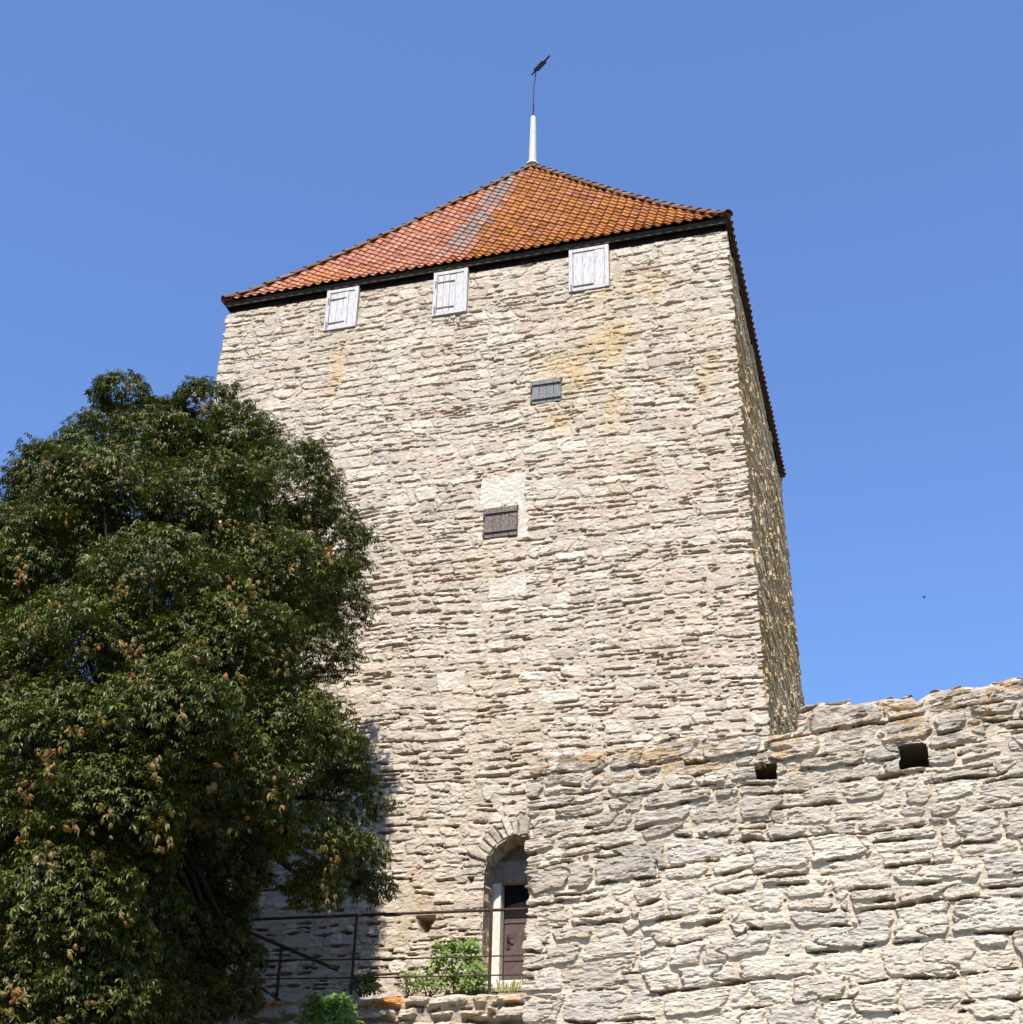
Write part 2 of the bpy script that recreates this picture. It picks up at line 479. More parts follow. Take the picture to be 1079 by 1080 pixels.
# ochre rain stains and lichen
stain = np.zeros_like(U)
for (px, py, rx_, rz_, a) in ((640, 350, .5, 1.2, .8), (610, 385, .7, .8, .9), (640, 420, .35, .9, .8), (585, 440, .45, .4, 1.), (355, 385, .16, .9, .9), (350, 320, .5, .3, .45),
                              (455, 380, .5, .5, .4), (520, 590, .3, .5, .7), (690, 300, .5, .5, .5), (745, 400, .3, 1.2, .45), (520, 560, .4, .3, .4),
                              (500, 310, .4, .5, .45), (540, 740, .6, .6, .25), (700, 640, 1., .8, .2), (505, 700, .15, 1.6, .35), (425, 590, .4, .5, .25),
                              (560, 800, .3, .5, .3), (440, 960, .5, .4, .45), (660, 500, .6, .5, .35)):
    P = on_front(px, py)
    stain = np.maximum(stain, a*np.exp(-((U-P[0])/rx_)**2-((Zg-P[2])/rz_)**2))
pat = sstep(.38, .68, fbm(U/.35, Zg/.5, 55, 4)) 
C = blend(C, OCHRE, np.clip(stain*(.25+.9*pat), 0, .85)*.75)
C = blend(C, (.60, .40, .30), .5*sstep(.62, .75, fbm(U/.5, Zg/.3, 57, 3))*.5)
fields[0][3], fields[0][6] = h, C
# right face: browner stone and ochre lichen, tint raised to brighten its shade
S1, Z1, U1, h1, r1, mm1, C1 = fields[1]
pat = sstep(.38, .66, fbm(U1/1.6, Z1/1.1, 58, 5))
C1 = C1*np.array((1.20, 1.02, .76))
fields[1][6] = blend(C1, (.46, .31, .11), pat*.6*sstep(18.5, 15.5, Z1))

VV, FF, CC = [], [], []
base = 0
for fi in range(4):
    S, Zg, U, h, r, mm, C = fields[fi]
    prv, nxt = fields[(fi-1) % 4], fields[(fi+1) % 4]
    eL = prv[3][:, -1:]; eR = nxt[3][:, :1]
    length = (W if fi % 2 == 0 else D)+2*ex(Zg)
    dl = S*length; dr = (1-S)*length
    k = .06
    t = -eL*np.clip(1-dl/k, 0, 1)+eR*np.clip(1-dr/k, 0, 1)
    e = ex(Zg)
    a = -e+S*length+t; o = e+h
    if fi == 0: X, Y = a, -o
    elif fi == 1: X, Y = W+o, a
    elif fi == 2: X, Y = W-a, D+o
    else: X, Y = -o, D-a
    VV.append(np.stack([X, Y, Zg], -1).reshape(-1, 3)); CC.append(C.reshape(-1, 3))
    mask = None
    if fi == 0:
        mask_ = ((np.abs(U-DCX) < DR-.012) & (Zg > DZ0-.0) & (Zg < DZS)) | ((np.hypot((U-DCX), (Zg-DZS)/DARCH) < DR-.012) & (Zg >= DZS))
        mask = ~(mask_[:-1, :-1] & mask_[1:, 1:] & mask_[:-1, 1:] & mask_[1:, :-1])
    FF.append(grid_faces(*S.shape, mask)+base)
    base += S.size
tw = link('wall', np_mesh('wall', np.concatenate(VV), np.concatenate(FF), np.concatenate(CC)), M_STONE, tower)

# --- door: reveal, frame, leaf
door = empty('door', (0, 0, 0), tower)
curve = [(DX0, DZ0)]+[(DX0, z) for z in np.linspace(DZ0, DZS, 40)[1:-1]]+\
        [(DCX-DR*math.cos(a), DZS+DARCH*DR*math.sin(a)) for a in np.linspace(0, math.pi, 60)]+[(DX1, z) for z in np.linspace(DZS, DZ0, 40)[1:]]
curve = np.array(curve)
yb = FY(DZ0)
dep = np.linspace(-.01, .86, 40)
tan = np.gradient(curve, axis=0); nrm = np.stack([-tan[:, 1], tan[:, 0]], -1); nrm /= np.linalg.norm(nrm, axis=1)[:, None]
arc = np.concatenate([[0], np.cumsum(np.linalg.norm(np.diff(curve, axis=0), axis=1))])
A_, D_ = np.meshgrid(arc, dep, indexing='ij')
blk = np.abs((A_/.21+.3*vn(D_*3, A_*2, 5)) % 1-.5)
rv = .05*(fbm(A_*7, D_*7, 31, 4)-.5)*2 - .04*sstep(.36, .5, blk)
rvs = rv*np.clip(D_/.05, 0.5, 1)
Pv = np.stack([curve[:, 0][:, None]-nrm[:, 0][:, None]*rvs*-1, yb+D_, curve[:, 1][:, None]-nrm[:, 1][:, None]*rvs*-1], -1)
cc = np.ones(A_.shape+(3,))*np.array((.40, .33, .24))*(.8+.4*hsh(np.floor(A_/.21).astype(np.int64), np.zeros(A_.shape, np.int64), 9))[..., None]
link('reveal', np_mesh('reveal', Pv.reshape(-1, 3), grid_faces(*A_.shape), cc.reshape(-1, 3)), M_STONE, door)
yl = yb+.60
mb = MB()
zl = on_front(545, 921)[2]
jw = .15
mb.box((DX0+jw/2-.005, yl-.02, (DZ0+zl)/2), (jw, .22, zl-DZ0), bev=.012)
mb.build('jamb', M_JAMB, door)
MB().box((DCX+.02, yl-.03, zl+.17), (2*DR+.1, .2, .34), bev=.02).box((DCX+.02, yl+.04, zl+.6), (2*DR+.1, .16, .52), bev=.02).build('tympanum', M_JAMB if False else mat_simple('tympanum_stone', (.16, .14, .12), (.30, .26, .21), 9, None, .95, .1, .5, bd=.03), door)
zm = on_front(545, 958)[2]
lx0, lx1 = DX0+jw+.02, DX1+.05
MB().box(((lx0+lx1)/2, yl+.06, (zm+zl)/2), (lx1-lx0, .05, zl-zm), bev=.006).build('dark_opening_panel', M_BLACK, door)  # near-black sheet standing for the shaded opening above the half leaf
mb = MB()
nb = 1
for i in range(nb):
    w_ = (lx1-lx0)/nb
    mb.box((lx0+(i+.5)*w_, yl+.035, (DZ0+.04+zm)/2), (w_-.006, .05, zm-DZ0-.04), bev=.006)
for z in (DZ0+.45*(zm-DZ0), zm-.05):
    mb.box(((lx0+lx1)/2, yl+.002, z), (lx1-lx0, .012, .03), bev=.004)
leaf = mb.build('leaf', M_DOOR, door)
mb = MB()
hz = on_front(535, 983)[2]
mb.box((lx0+.07, yl+.002, hz), (.05, .014, .22), bev=.004)
mb.tube([(lx0+.07, yl, hz+.05), (lx0+.07, yl-.05, hz+.05), (lx0+.16, yl-.055, hz+.045)], .012, 8)
mb.build('handle', M_IRON, leaf)
mb = MB(); mb.box((DCX, yb+.17, DZ0-.045), (2*DR+.05, .95, .13), bev=.03)
mb.build('threshold', M_JAMB, door)
link('backing', np_mesh('backing', [(DX0-.1, yb+.86, DZ0-.1), (DX1+.1, yb+.86, DZ0-.1), (DX1+.1, yb+.86, DZS+1), (DX0-.1, yb+.86, DZS+1)], [(0, 1, 2, 3)]), M_BLACK, door)

# --- white shutters and small dark hatches
def shutter(rect, rs, hinges, planks):
    rng = random.Random(rs)
    x0, x1, z0, z1 = rect
    z1 = min(z1, TOPZ+.13)
    y = FY((z0+z1)/2)-.02
    sh = empty('shutter', (x0, y, z0), tower)
    L = lambda x, yy, z: (x-x0, yy-y, z-z0)
    mb = MB(); w = x1-x0; hgt = z1-z0; fr = .075
    for xx in (x0+fr/2, x1-fr/2):
        mb.box(L(xx, y+.01, (z0+z1)/2), (fr, .09, hgt), bev=.006, jit=.004, rng=rng)
    mb.box(L((x0+x1)/2, y+.012, z1-fr/2), (w-2*fr, .08, fr), bev=.006)
    mb.box(L((x0+x1)/2, y+.012, z0+.03), (w-2*fr, .08, .06), bev=.006)
    mb.build('frame', M_WHITE, sh)
    mb = MB(); xs = [x0+fr+.006]
    ws = [rng.uniform(.7, 1.3) for _ in range(planks)]; tot = sum(ws)
    for q in ws:
        ww = q/tot*(w-2*fr-.012)
        mb.box(L(xs[-1]+ww/2, y+.004+rng.uniform(-.005, .005), (z0+.06+z1-fr)/2+rng.uniform(-.006, .006)), (ww-.006, .035, hgt-fr-.075), bev=.004)
        xs.append(xs[-1]+ww)
    mb.box(L((x0+x1)/2, y+.035, (z0+z1)/2), (w-.04, .02, hgt-.04))
    mb.build('boards', M_WHITE, sh)
    for f in hinges:
        z = z0+f*hgt
        mb = MB()
        mb.box(L(x0+fr+.26*w-.02, y-.022, z), (.52*w+.04, .012, .024), bev=.003)
        mb.box(L(x0+fr*.7, y-.036, z-.05), (.03, .02, .17), bev=.004)
        mb.build('hinge', M_STRAP, sh)
shutter(SH[0], 1, (.17, .76), 4)
shutter(SH[1], 2, (.17, .76), 4)
shutter(SH[2], 3, (.12,), 3)
def hatch(rect, mat, rs):
    rng = random.Random(rs)
    x0, x1, z0, z1 = rect
    y = FY((z0+z1)/2)-.012
    ha = empty('hatch', (x0, y, z0), tower)
    L = lambda x, yy, z: (x-x0, yy-y, z-z0)
    mb = MB(); n = 4; w = x1-x0
    for i in range(n):
        mb.box(L(x0+(i+.5)*w/n, y+rng.uniform(-.004, .004), (z0+z1)/2), (w/n-.006, .04, z1-z0), bev=.004)
    mb.build('boards', mat, ha)
    for f in (.2, .84):
        mb = MB()
        mb.box(L((x0+x1)/2, y-.035, z0+f*(z1-z0)), (w, .025, .05), bev=.004)
        mb.box(L(x0-.012, y-.03, z0+f*(z1-z0)-.02), (.03, .03, .10), bev=.004)
        mb.build('strap', mat, ha)
hatch(HA[0], M_GREYWOOD, 5)
hatch(HA[1], M_BROWNWOOD, 6)

# --- roof
OH, EZ, AZ = .36, 19.26, 26.14
TW, TR = .195, .265                                          # tile width, tile row
RL, RD = W+2*OH, D+2*OH
SL = [(0, 1.0)]
def rise(i, I):
    t = i/I
    return (AZ-EZ)*(t - .028*np.sin(np.pi*np.clip(t, 0, 1)**.65))
roof_v, roof_f, roof_c = [], [], []
base = 0
for fi in range(4):
    L_ = RL if fi % 2 == 0 else RD
    I = (RD if fi % 2 == 0 else RL)/2                       # plan depth of this slope
    slant = math.hypot(I, AZ-EZ)
    fine = fi == 0
    nc = 520 if fine else 260
    nr = 300 if fine else 170
    s = np.linspace(0, L_, nc)
    # rows: doubled lines at the tile steps so that the steps are crisp
    q = np.linspace(0, slant/TR, nr)
    nrow = int(slant/TR)+1
    tr_ = []
    sub = 9 if fine else 5
    for k in range(nrow):
        tr_ += list((k+np.linspace(0.002, .995, sub))*TR)
    t_ = np.array([t for t in tr_ if t < slant])
    Sg, Tg = np.meshgrid(s, t_)
    row = np.floor(Tg/TR); rf = Tg/TR-row
    coln = np.floor(Sg/TW+.02*np.sin(row)); cf = Sg/TW-coln
    rid = hsh(coln.astype(np.int64), row.astype(np.int64), 300+fi); rid2 = hsh(coln.astype(np.int64), row.astype(np.int64), 400+fi)
    prof = .030*(.5+.5*np.cos(2*np.pi*(cf-.16)))**1.4 - .016*np.sin(np.pi*np.clip((cf-.3)/.7, 0, 1))
    hgt = prof + .030*(1-rf) + .014*(rid-.5) + .008*(rid2-.5)*(cf-.5)*2 + .03*(fbm(Sg/2.5, Tg/2.5, 41)-.5)
    I_ = Tg/slant*I
    zb_ = EZ+rise(I_, I)
    nn = np.array((-(AZ-EZ), I))/slant                      # (inward, up) normal
    inn = I_+hgt*nn[0]; zr = zb_+hgt*nn[1]
    a = -OH+Sg; b = -OH+inn
    if fi == 0: X, Y = a, b
    elif fi == 1: X, Y = W-b, a
    elif fi == 2: X, Y = W-a, D-b
    else: X, Y = b, D-a
    roof_v.append(np.stack([X, Y, zr], -1).reshape(-1, 3))
    # colours
    red = np.array((.31, .115, .060)); pink = np.array((.42, .205, .135)); orange = np.array((.29, .105, .018)); grey = np.array((.25, .20, .175))
    c = red*(1-rid2[..., None])+pink*rid2[..., None]
    if fi == 0:
        xs = (coln+.5)*TW-OH
        mid = 4.55 + .7*(rid-.5)
        orr = sstep(mid-.02, mid+.02, xs)*(.80+.2*sstep(.3, .5, fbm(Sg/.5, Tg/.5, 13)))
        oc = orange*(.85+.3*rid)[..., None]+np.array((.05, .03, .005))*rid2[..., None]
        oc = np.where((rid2 > .93)[..., None], red*1.05, oc)
        oc = blend(oc, (.42, .22, .15), .7*sstep(.86, .97, np.cos(2*np.pi*(cf-.16)))*(rid > .25))
        lich = sstep(.6, .75, fbm(Sg/.8, Tg/.8, 15))*.35
        c = blend(c, (.50, .19, .04), lich*(xs > .6))
        c = c*(1-orr[..., None])+oc*orr[..., None]
        g = sstep(3.98, 4.02, xs+.3*(rid-.5))*(1-sstep(4.5, 4.54, xs+.3*(rid2-.5)))*(.55+.45*sstep(.1, .4, rid2))*sstep(1.2, 2.2, Tg+.5*rid)
        c = blend(c, grey*1.0, g*.9)
    c = c*(.86+.28*rid)[..., None]
    c = blend(c, (.07, .05, .04), .75*sstep(.75, 1, rf)*sstep(.1, .9, rid2) *0)
    roof_c.append(c.reshape(-1, 3))
    inside = (Sg > (I_*L_/2/I)-.05) & (Sg < L_-(I_*L_/2/I)+.05)
    mask = inside[:-1, :-1] & inside[1:, 1:]
    roof_f.append(grid_faces(*Sg.shape, mask)+base); base += Sg.size
roof = link('roof', np_mesh('roof', np.concatenate(roof_v), np.concatenate(roof_f), np.concatenate(roof_c), smooth=False), M_TILE, tower)
# hip tiles
def hip(c0, c1, seed):
    rng = random.Random(seed)
    hv, hf, hc = [], [], []
    A = Vector(c0); B = Vector(c1)
    I = RD/2
    n = 26
    for k in range(n):
        t0, t1 = k/n, (k+1.12)/n
        def pt(t):
            p = A.lerp(B, min(t, 1.0)); p.z = EZ+float(rise(np.array(min(t, 1.0)*I), I))+.055
            return p
        p0, p1 = pt(t0), pt(t1)
        d = (p1-p0).normalized(); sx = d.cross(Vector((0, 0, 1))).normalized(); up = sx.cross(d)
        b0 = len(hv); m = 9
        jx = rng.uniform(-.012, .012)
        c_ = [rng.uniform(.10, .22), 0, 0]; c_[1] = c_[0]*rng.uniform(.42, .62); c_[2] = c_[0]*rng.uniform(.2, .42)
        if rng.random() < .3: c_ = [.13, .10, .075]
        for (p, rr_, lift) in ((p0, .100, .024), (p1, .085, 0.0)):
            for q in range(m):
                a_ = math.pi*(q/(m-1)*1.1-.05)
                hv.append(p+sx*(math.cos(a_)*rr_+jx)+up*(math.sin(a_)*rr_*.75+lift-.03)); hc.append(c_)
        for q in range(m-1):
            hf.append((b0+q, b0+q+1, b0+m+q+1, b0+m+q))
        for q in range(m):                                   # front lip thickness
            a_ = math.pi*(q/(m-1)*1.1-.05)
            hv.append(p0+sx*(math.cos(a_)*.082+jx)+up*(math.sin(a_)*.082*.75+.024-.03)); hc.append([c*.8 for c in c_])
        for q in range(m-1):
            hf.append((b0+q+1, b0+q, b0+2*m+q, b0+2*m+q+1))
    return link('hip_tiles', np_mesh('hip_tiles', np.array(hv), np.array(hf), np.array(hc)), M_TILE, roof)
apex = (W/2, D/2, AZ)
for k, c0 in enumerate(((-OH, -OH), (W+OH, -OH), (W+OH, D+OH), (-OH, D+OH))):
    hip((c0[0], c0[1], EZ), apex, 50+k)
# eaves: fascia boards, soffit, wall plate beams
for (c, s) in (((W/2, -OH+.075, EZ-.045), (RL-.1, .035, .13)), ((W/2, D+OH-.075, EZ-.045), (RL-.1, .035, .13)),
               ((-OH+.075, D/2, EZ-.05), (.035, RD-.19, .13)), ((W+OH-.075, D/2, EZ-.05), (.035, RD-.19, .13))):
    MB().box(c, s, bev=.006).build('fascia_board', M_EAVE, tower)
mb = MB()
zs = EZ-.075
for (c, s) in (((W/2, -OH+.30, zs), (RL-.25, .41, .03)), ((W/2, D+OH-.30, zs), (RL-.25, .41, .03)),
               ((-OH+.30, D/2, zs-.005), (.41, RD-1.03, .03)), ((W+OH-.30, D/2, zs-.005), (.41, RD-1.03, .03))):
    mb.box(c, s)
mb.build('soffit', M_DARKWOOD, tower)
mb = MB()
e_ = ex(19.1)
for (c, s) in (((W/2, -e_+.13, TOPZ+.085), (W+2*e_-.06, .2, .26)), ((W/2, D+e_-.13, TOPZ+.085), (W+2*e_-.06, .2, .26)),
               ((-e_+.13, D/2, TOPZ+.085), (.2, D+2*e_-.47, .26)), ((W+e_-.13, D/2, TOPZ+.085), (.2, D+2*e_-.47, .26))):
    mb.box(c, s, bev=.01)
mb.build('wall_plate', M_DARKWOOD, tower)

# finial pole with iron rod and weather vane
fin = empty('finial', (W/2, D/2, AZ+.05), tower)
mb = MB()
mb.tube([(0, 0, -.25), (0, 0, .0), (0, 0, 1.60), (0, 0, 1.64)], [.105, .10, .07, .055], 8)
mb.tube([(0, 0, -.02), (0, 0, .05)], [.17, .14], 8)
pole = mb.build('pole', M_POLE, fin)
MB().tube([(0, 0, 1.6), (0, 0, 2.1)], .026, 6).tube([(0, 0, 2.1), (.0, 0, 2.75), (.03, 0, 2.95), (.05, 0, 3.25)], .014, 6).build('rod', M_IRON, fin)
vx = CR*.64+CU*.77; vx = Vector((.42, .25, .87)).normalized(); vy = Vector((-.75, .1, .62)); vy = (vy-vx*vy.dot(vx)).normalized(); vnm = vx.cross(vy)
MB().prism([(-.46, -.014), (-.26, -.022), (-.22, -.08), (.20, -.08), (.24, -.03), (.50, -.022), (.54, 0), (.50, .022), (.24, .03), (.20, .08), (-.22, .08), (-.26, .022), (-.46, .014)],
           .02, Vector((.16, 0, 3.42)), vx, vy, vnm).build('vane', mat_simple('dark_vane_metal', (.005, .004, .004), (.012, .010, .010), 9, None, .9, .05, 0), fin)

# ------------------------------------------------------------------ old city wall on the right, nearer than the tower
WA = math.radians(-4.0)                                       # right end swings slightly towards the viewer
wd = np.array((math.cos(WA), math.sin(WA), 0)); wn = np.array((math.sin(WA), -math.cos(WA), 0))
WP = at(560, 940, -4.0)
prof_px = [(561, 797), (568, 792), (603, 791), (650, 790), (690, 787), (698, 778), (720, 774), (766, 769), (800, 772), (820, 774), (840, 768), (842.5, 744),
           (850, 741), (895, 737), (899, 743), (903, 741), (961, 730), (966, 738), (980, 728), (1010, 721), (1040, 721), (1047, 717), (1079, 711), (1250, 685), (1500, 660)]
pu, pz = [], []
for q in prof_px:
    P = at_plane(*q, WP, wn)
    pu.append(float(np.dot(P-WP, wd))); pz.append(float(P[2]))
pu = np.array(pu+[pu[-1]+16.0]); pz = np.array(pz+[pz[-1]])
ZB = 2.2
u0, u1 = pu[0], pu[-1]
print('wall u', u0, u1, 'z', pz.min(), pz.max())
uvis = float(np.dot(at_plane(1110, 900, WP, wn)-WP, wd))
ncF = int((uvis-u0)/.0105)
uu = np.concatenate([np.linspace(u0, uvis, ncF), np.linspace(uvis, u1, 420)[1:]])
NE = 60
TH = 1.25
# left end columns (going from the back to the front) then the front
NRW = 470
tt = np.concatenate([np.linspace(0, .24, 30, endpoint=False), np.linspace(.24, 1, NRW-30)])
top_raw = np.interp(uu, pu, pz)
top_end = np.full(NE, top_raw[0])
ue = np.concatenate([u0-np.linspace(TH, 0, NE, endpoint=False), uu])
topz = np.minimum(np.concatenate([top_end, top_raw]), 8.6)+.03*(fbm(ue/.12, ue*0, 61)-.5)*2
line = np.polyfit(pu[:-1], pz[:-1], 1)
topl = np.polyval(line, np.maximum(ue, u0))
Ug = np.broadcast_to(ue, (NRW, len(ue))).copy()
Zg = np.minimum(ZB+tt[:, None]*(topz.max()+.01-ZB), topz[None, :])
Hm = 7.0
Vg = (Zg-ZB)/(topl-ZB)[None, :]*Hm
h, r, mm, lay = stonework(Ug, Vg, 131, (.21, .42), (.34, .95), gap=.014, edge=.032, prot=.060, warp=(.04, .04), split=.16, strat=.008,
                          sfreq=6.5, mort=.010, mvar=.02, rr=.10, bite=.026, tilt=.02, relief=.62, glen=.24, gapw=.048, gthr=.485, gdep=.17, fthr=.675,
                          brk=1.15, shf=.18, slp=.11)
C = stone_colour(Ug, Vg, r, mm, 131, [(.46, .395, .315), (.53, .465, .38), (.59, .525, .435), (.51, .46, .40), (.61, .545, .455)], (.60, .51, .395))
# weathering: grey upper stones, ochre lichen along the top
dtop = topz[None, :]-Zg
gre = sstep(1.9, .2, dtop+1.3*(fbm(Ug/1.3, Vg/.8, 63)-.5)*2+.5*(r[1]-.5))
C = blend(C, (.35, .30, .235), gre*(1-.6*mm)*(.2+.7*sstep(.3, .7, fbm(Ug/.15, Vg/.09, 64, 4))))
lic = sstep(.48, .66, fbm(Ug/.22, Vg/.16, 65, 4))*sstep(.8, .1, dtop+.5*(r[2]-.5))
C = blend(C, (.42, .28, .14), lic*.75)
lic2 = sstep(.60, .68, fbm(Ug/.13, Vg/.1, 66, 4))*sstep(1.1, .1, dtop)
C = blend(C, (.13, .11, .085), lic2*.55)
lic3 = sstep(.70, .74, fbm(Ug/.09, Vg/.07, 69, 3))*sstep(.9, .1, dtop)
C = blend(C, (.50, .24, .05), lic3*.45)
cut = np.zeros(Ug.shape, bool); cav = []
for (x0, y0, x1, y1) in ((797, 804, 820, 824), (950, 784, 978, 813)):
    A = at_plane(x0, y1, WP, wn); B = at_plane(x1, y0, WP, wn)
    a0, b0 = np.dot(A-WP, wd), np.dot(B-WP, wd); z0, z1 = A[2], B[2]
    wob = .03*(fbm(Ug*7, Zg*7, 67)-.5)*2
    m = (Ug > a0+wob) & (Ug < b0+wob) & (Zg > z0+wob) & (Zg < z1+wob)
    cut |= m
    cav.append((a0, b0, z0, z1))
h = h - .10*np.clip(1-dtop/.09, 0, 1)**2
# corner blending
isE = ue < u0-1e-9
X = np.zeros_like(Ug); Y = np.zeros_like(Ug)
hE = h[:, NE:NE+1]
wdx, wnx = wd, wn
PX = np.zeros(Ug.shape+(3,))
fr_ = ~isE
PX[:, fr_] = WP + wd*(ue[fr_][None, :, None]) + wn*h[:, fr_, None]
PX[:, isE] = WP + wd*(u0) - wn*(u0-ue[isE])[None, :, None]*1.0 - wd*h[:, isE, None]
bl = np.clip(1-np.abs(ue-u0)/.08, 0, 1)
PX[:, fr_] -= wd*(hE[:, :, None]*bl[fr_][None, :, None])
PX[:, isE] += wn*(hE[:, :, None]*bl[isE][None, :, None])
PX[..., 2] = Zg
# cap: rows going back from the top edge, and a back face
nb_ = 26
caps, capc = [], []
for k in range(1, nb_+1):
    f = k/nb_
    row = PX[-1].copy()
    dd = f*TH
    cap_in = -wn*dd
    row[fr_] += cap_in
    row[isE] += (wd*min(dd, .3)*.0)
    row[:, 2] += .05*math.sin(math.pi*f)+.05*(fbm(ue/.25, np.full_like(ue, dd/.25), 68)-.5)*2*min(1, f*6)
    caps.append(row); capc.append(C[-1]*.9)
nfr = int(isE.sum())
caps = np.array(caps); capc = np.array(capc)
Vf = PX.reshape(-1, 3); Ff = grid_faces(*Ug.shape, ~(cut[:-1, :-1] & cut[1:, 1:] & cut[:-1, 1:] & cut[1:, :-1]))
fcols = np.where(fr_)[0]
cap_grid = np.concatenate([PX[-1:, fcols], caps[:, fcols]], 0); cap_col = np.concatenate([C[-1:, fcols], capc[:, fcols]], 0)
bk0 = cap_grid[-1].copy(); bk = []
for z in np.linspace(1, 0, 12)[1:]:
    q = bk0.copy(); q[:, 2] = ZB+(bk0[:, 2]-ZB)*z; bk.append(q)
cap_grid = np.concatenate([cap_grid, np.array(bk)], 0); cap_col = np.concatenate([cap_col, np.repeat(cap_col[-1:], 11, 0)], 0)
Fc = grid_faces(*cap_grid.shape[:2])+len(Vf)
xv, xf, xc = [], [], []                                       # putlog hole throats, and unseen chambers added behind to keep them dark
b0_ = len(Vf)+cap_grid.shape[0]*cap_grid.shape[1]
for (a0, b0, z0, z1) in cav:
    e1, e2 = .05, .16
    rings = [(a0-e1, b0+e1, z0-e1, z1+e1, .0), (a0-e1, b0+e1, z0-e1, z1+e1, -.16), (a0-e2, b0+e2, z0-.45, z1+.10, -.20), (a0-e2, b0+e2, z0-.45, z1+.06, -1.05)]
    rb = b0_+len(xv)
    for (p, q, zl_, zh_, dd) in rings:
        for (uu_, z_) in ((p, zl_), (q, zl_), (q, zh_), (p, zh_)):
            P = WP+wd*uu_+wn*dd; xv.append((P[0], P[1], z_)); xc.append((.40, .35, .28))
    for k in range(3):
        for e in range(4):
            xf.append((rb+4*k+e, rb+4*k+(e+1) % 4, rb+4*k+4+(e+1) % 4, rb+4*k+4+e))
    xf.append((rb+12, rb+13, rb+14, rb+15))
me = np_mesh('stone_wall', np.concatenate([Vf, cap_grid.reshape(-1, 3), np.array(xv)]), np.concatenate([Ff, Fc, np.array(xf)]), np.concatenate([C.reshape(-1, 3), cap_col.reshape(-1, 3), np.array(xc)]))
tag(link('stone_wall', me, M_WALLSTONE), 'high rough grey limestone wall in the right foreground with two square holes', 'wall')

# ------------------------------------------------------------------ low terrace wall in front of the door
TY = -1.75
tA, tB = at(380, 1052, TY), at(556, 1046, TY)
ta = (tB[2]-tA[2])/(tB[0]-tA[0])
uu = np.linspace(-4.5, tB[0]+.9, 760)
topz = tA[2]+(uu-tA[0])*ta*.6+.035*(fbm(uu/.5, uu*0, 71)-.5)*2
tt = np.linspace(0, 1, 110)
Ug = np.broadcast_to(uu, (110, 760)).copy(); Zg = 2.6+tt[:, None]*(topz-2.6)
Vg = Zg-topz[None, :]
h, r, mm, lay = stonework(Ug, Vg+.5-.5, 171, (.20, .30), (.28, .8), gap=.022, edge=.09, prot=.10, warp=(.02, .03), split=.12, strat=.012, sfreq=10, mort=-.07, mvar=.03, rr=.10, bite=.02, tilt=.02)
C = stone_colour(Ug, Vg, r, mm, 171, [(.42, .33, .23), (.50, .42, .33), (.52, .47, .40), (.46, .33, .20)], (.42, .36, .28))
dtop = -Vg
lic = sstep(.56, .64, fbm(Ug/.28, Vg/.1, 73, 4))*sstep(.22, .04, dtop)
C = blend(C, (.55, .22, .02), lic*.85)
h = h-.05*np.clip(1-dtop/.05, 0, 1)**2
Pq = np.stack([Ug, TY-h, Zg], -1)
cap = []
for k in range(1, 13):
    q = Pq[-1].copy(); q[:, 1] += k/12*.48; q[:, 2] += .02*(fbm(uu/.2, np.full_like(uu, k*.3), 74)-.3); cap.append(q)
allp = np.concatenate([Pq, np.array(cap)], 0); allc = np.concatenate([C, np.repeat(C[-1:], 12, 0)], 0)
me = np_mesh('terrace_wall', allp.reshape(-1, 3), grid_faces(*allp.shape[:2]), allc.reshape(-1, 3))
tag(link('terrace_wall', me, M_WALLSTONE), 'low wall of rounded stones with orange lichen below the tower door', 'wall')
# terrace earth between the low wall and the tower
gx, gy = np.meshgrid(np.linspace(-4.5, 7.6, 120), np.linspace(TY+.3, -.25, 24))
gz = np.interp(gx, uu, topz)-.05+.03*(fbm(gx/.3, gy/.3, 76)-.5)
gz = gz + (DZ0-.06-gz)*sstep(-1.2, -.6, gy)*sstep(DX0-1.2, DX0, gx)
tag(link('terrace_ground', np_mesh('terrace_ground', np.stack([gx, gy, gz], -1).reshape(-1, 3), grid_faces(24, 120), smooth=True), M_DIRT), kind='structure')

# ------------------------------------------------------------------ railings
RY = -1.55
rail = empty('metal_railing', at(444, 1045, RY))
tag(rail, 'rusty iron railing with three thin rails along the low wall by the door', 'railing')
rl = np.array(rail.location)
def rpt(px, py, y=RY): return Vector(at(px, py, y)-rl)
for (px, y0, y1, r_) in ((370, 965, 1050, .023), (516, 959, 1046, .023), (232, 985, 1062, .022)):
    MB().tube([rpt(px, y1), Vector((rpt(px, y1).x, rpt(px, y1).y, rpt(px, y0).z))], r_, 8).build('post', M_IRON, rail)
for (a, m, b, r_) in (((262, 970), (412, 964), (600, 957), .021), ((228, 1013), (400, 1012), (600, 1006), .010), ((228, 1033), (400, 1031), (600, 1027), .010)):
    MB().tube([rpt(*a), rpt(*m), rpt(*b)], r_, 8).build('rail', M_IRON, rail)
hr = empty('stair_handrail', at(296, 1052, -1.1))
tag(hr, 'sloping iron stair handrail on a single post in the tree shade', 'handrail')
hl = np.array(hr.location)
def hpt(px, py): return Vector(at(px, py, -1.1)-hl)
MB().tube([hpt(262, 983), hpt(300, 999), hpt(356, 1023)], .026, 8).build('rail', M_IRON, hr)
MB().tube([hpt(240, 1020), hpt(300, 1058)], .018, 8).build('rail', M_IRON, hr)
MB().tube([hpt(297, 998), Vector((hpt(297, 998).x, 0, hpt(297, 1058).z))], .024, 8).build('post', M_IRON, hr)

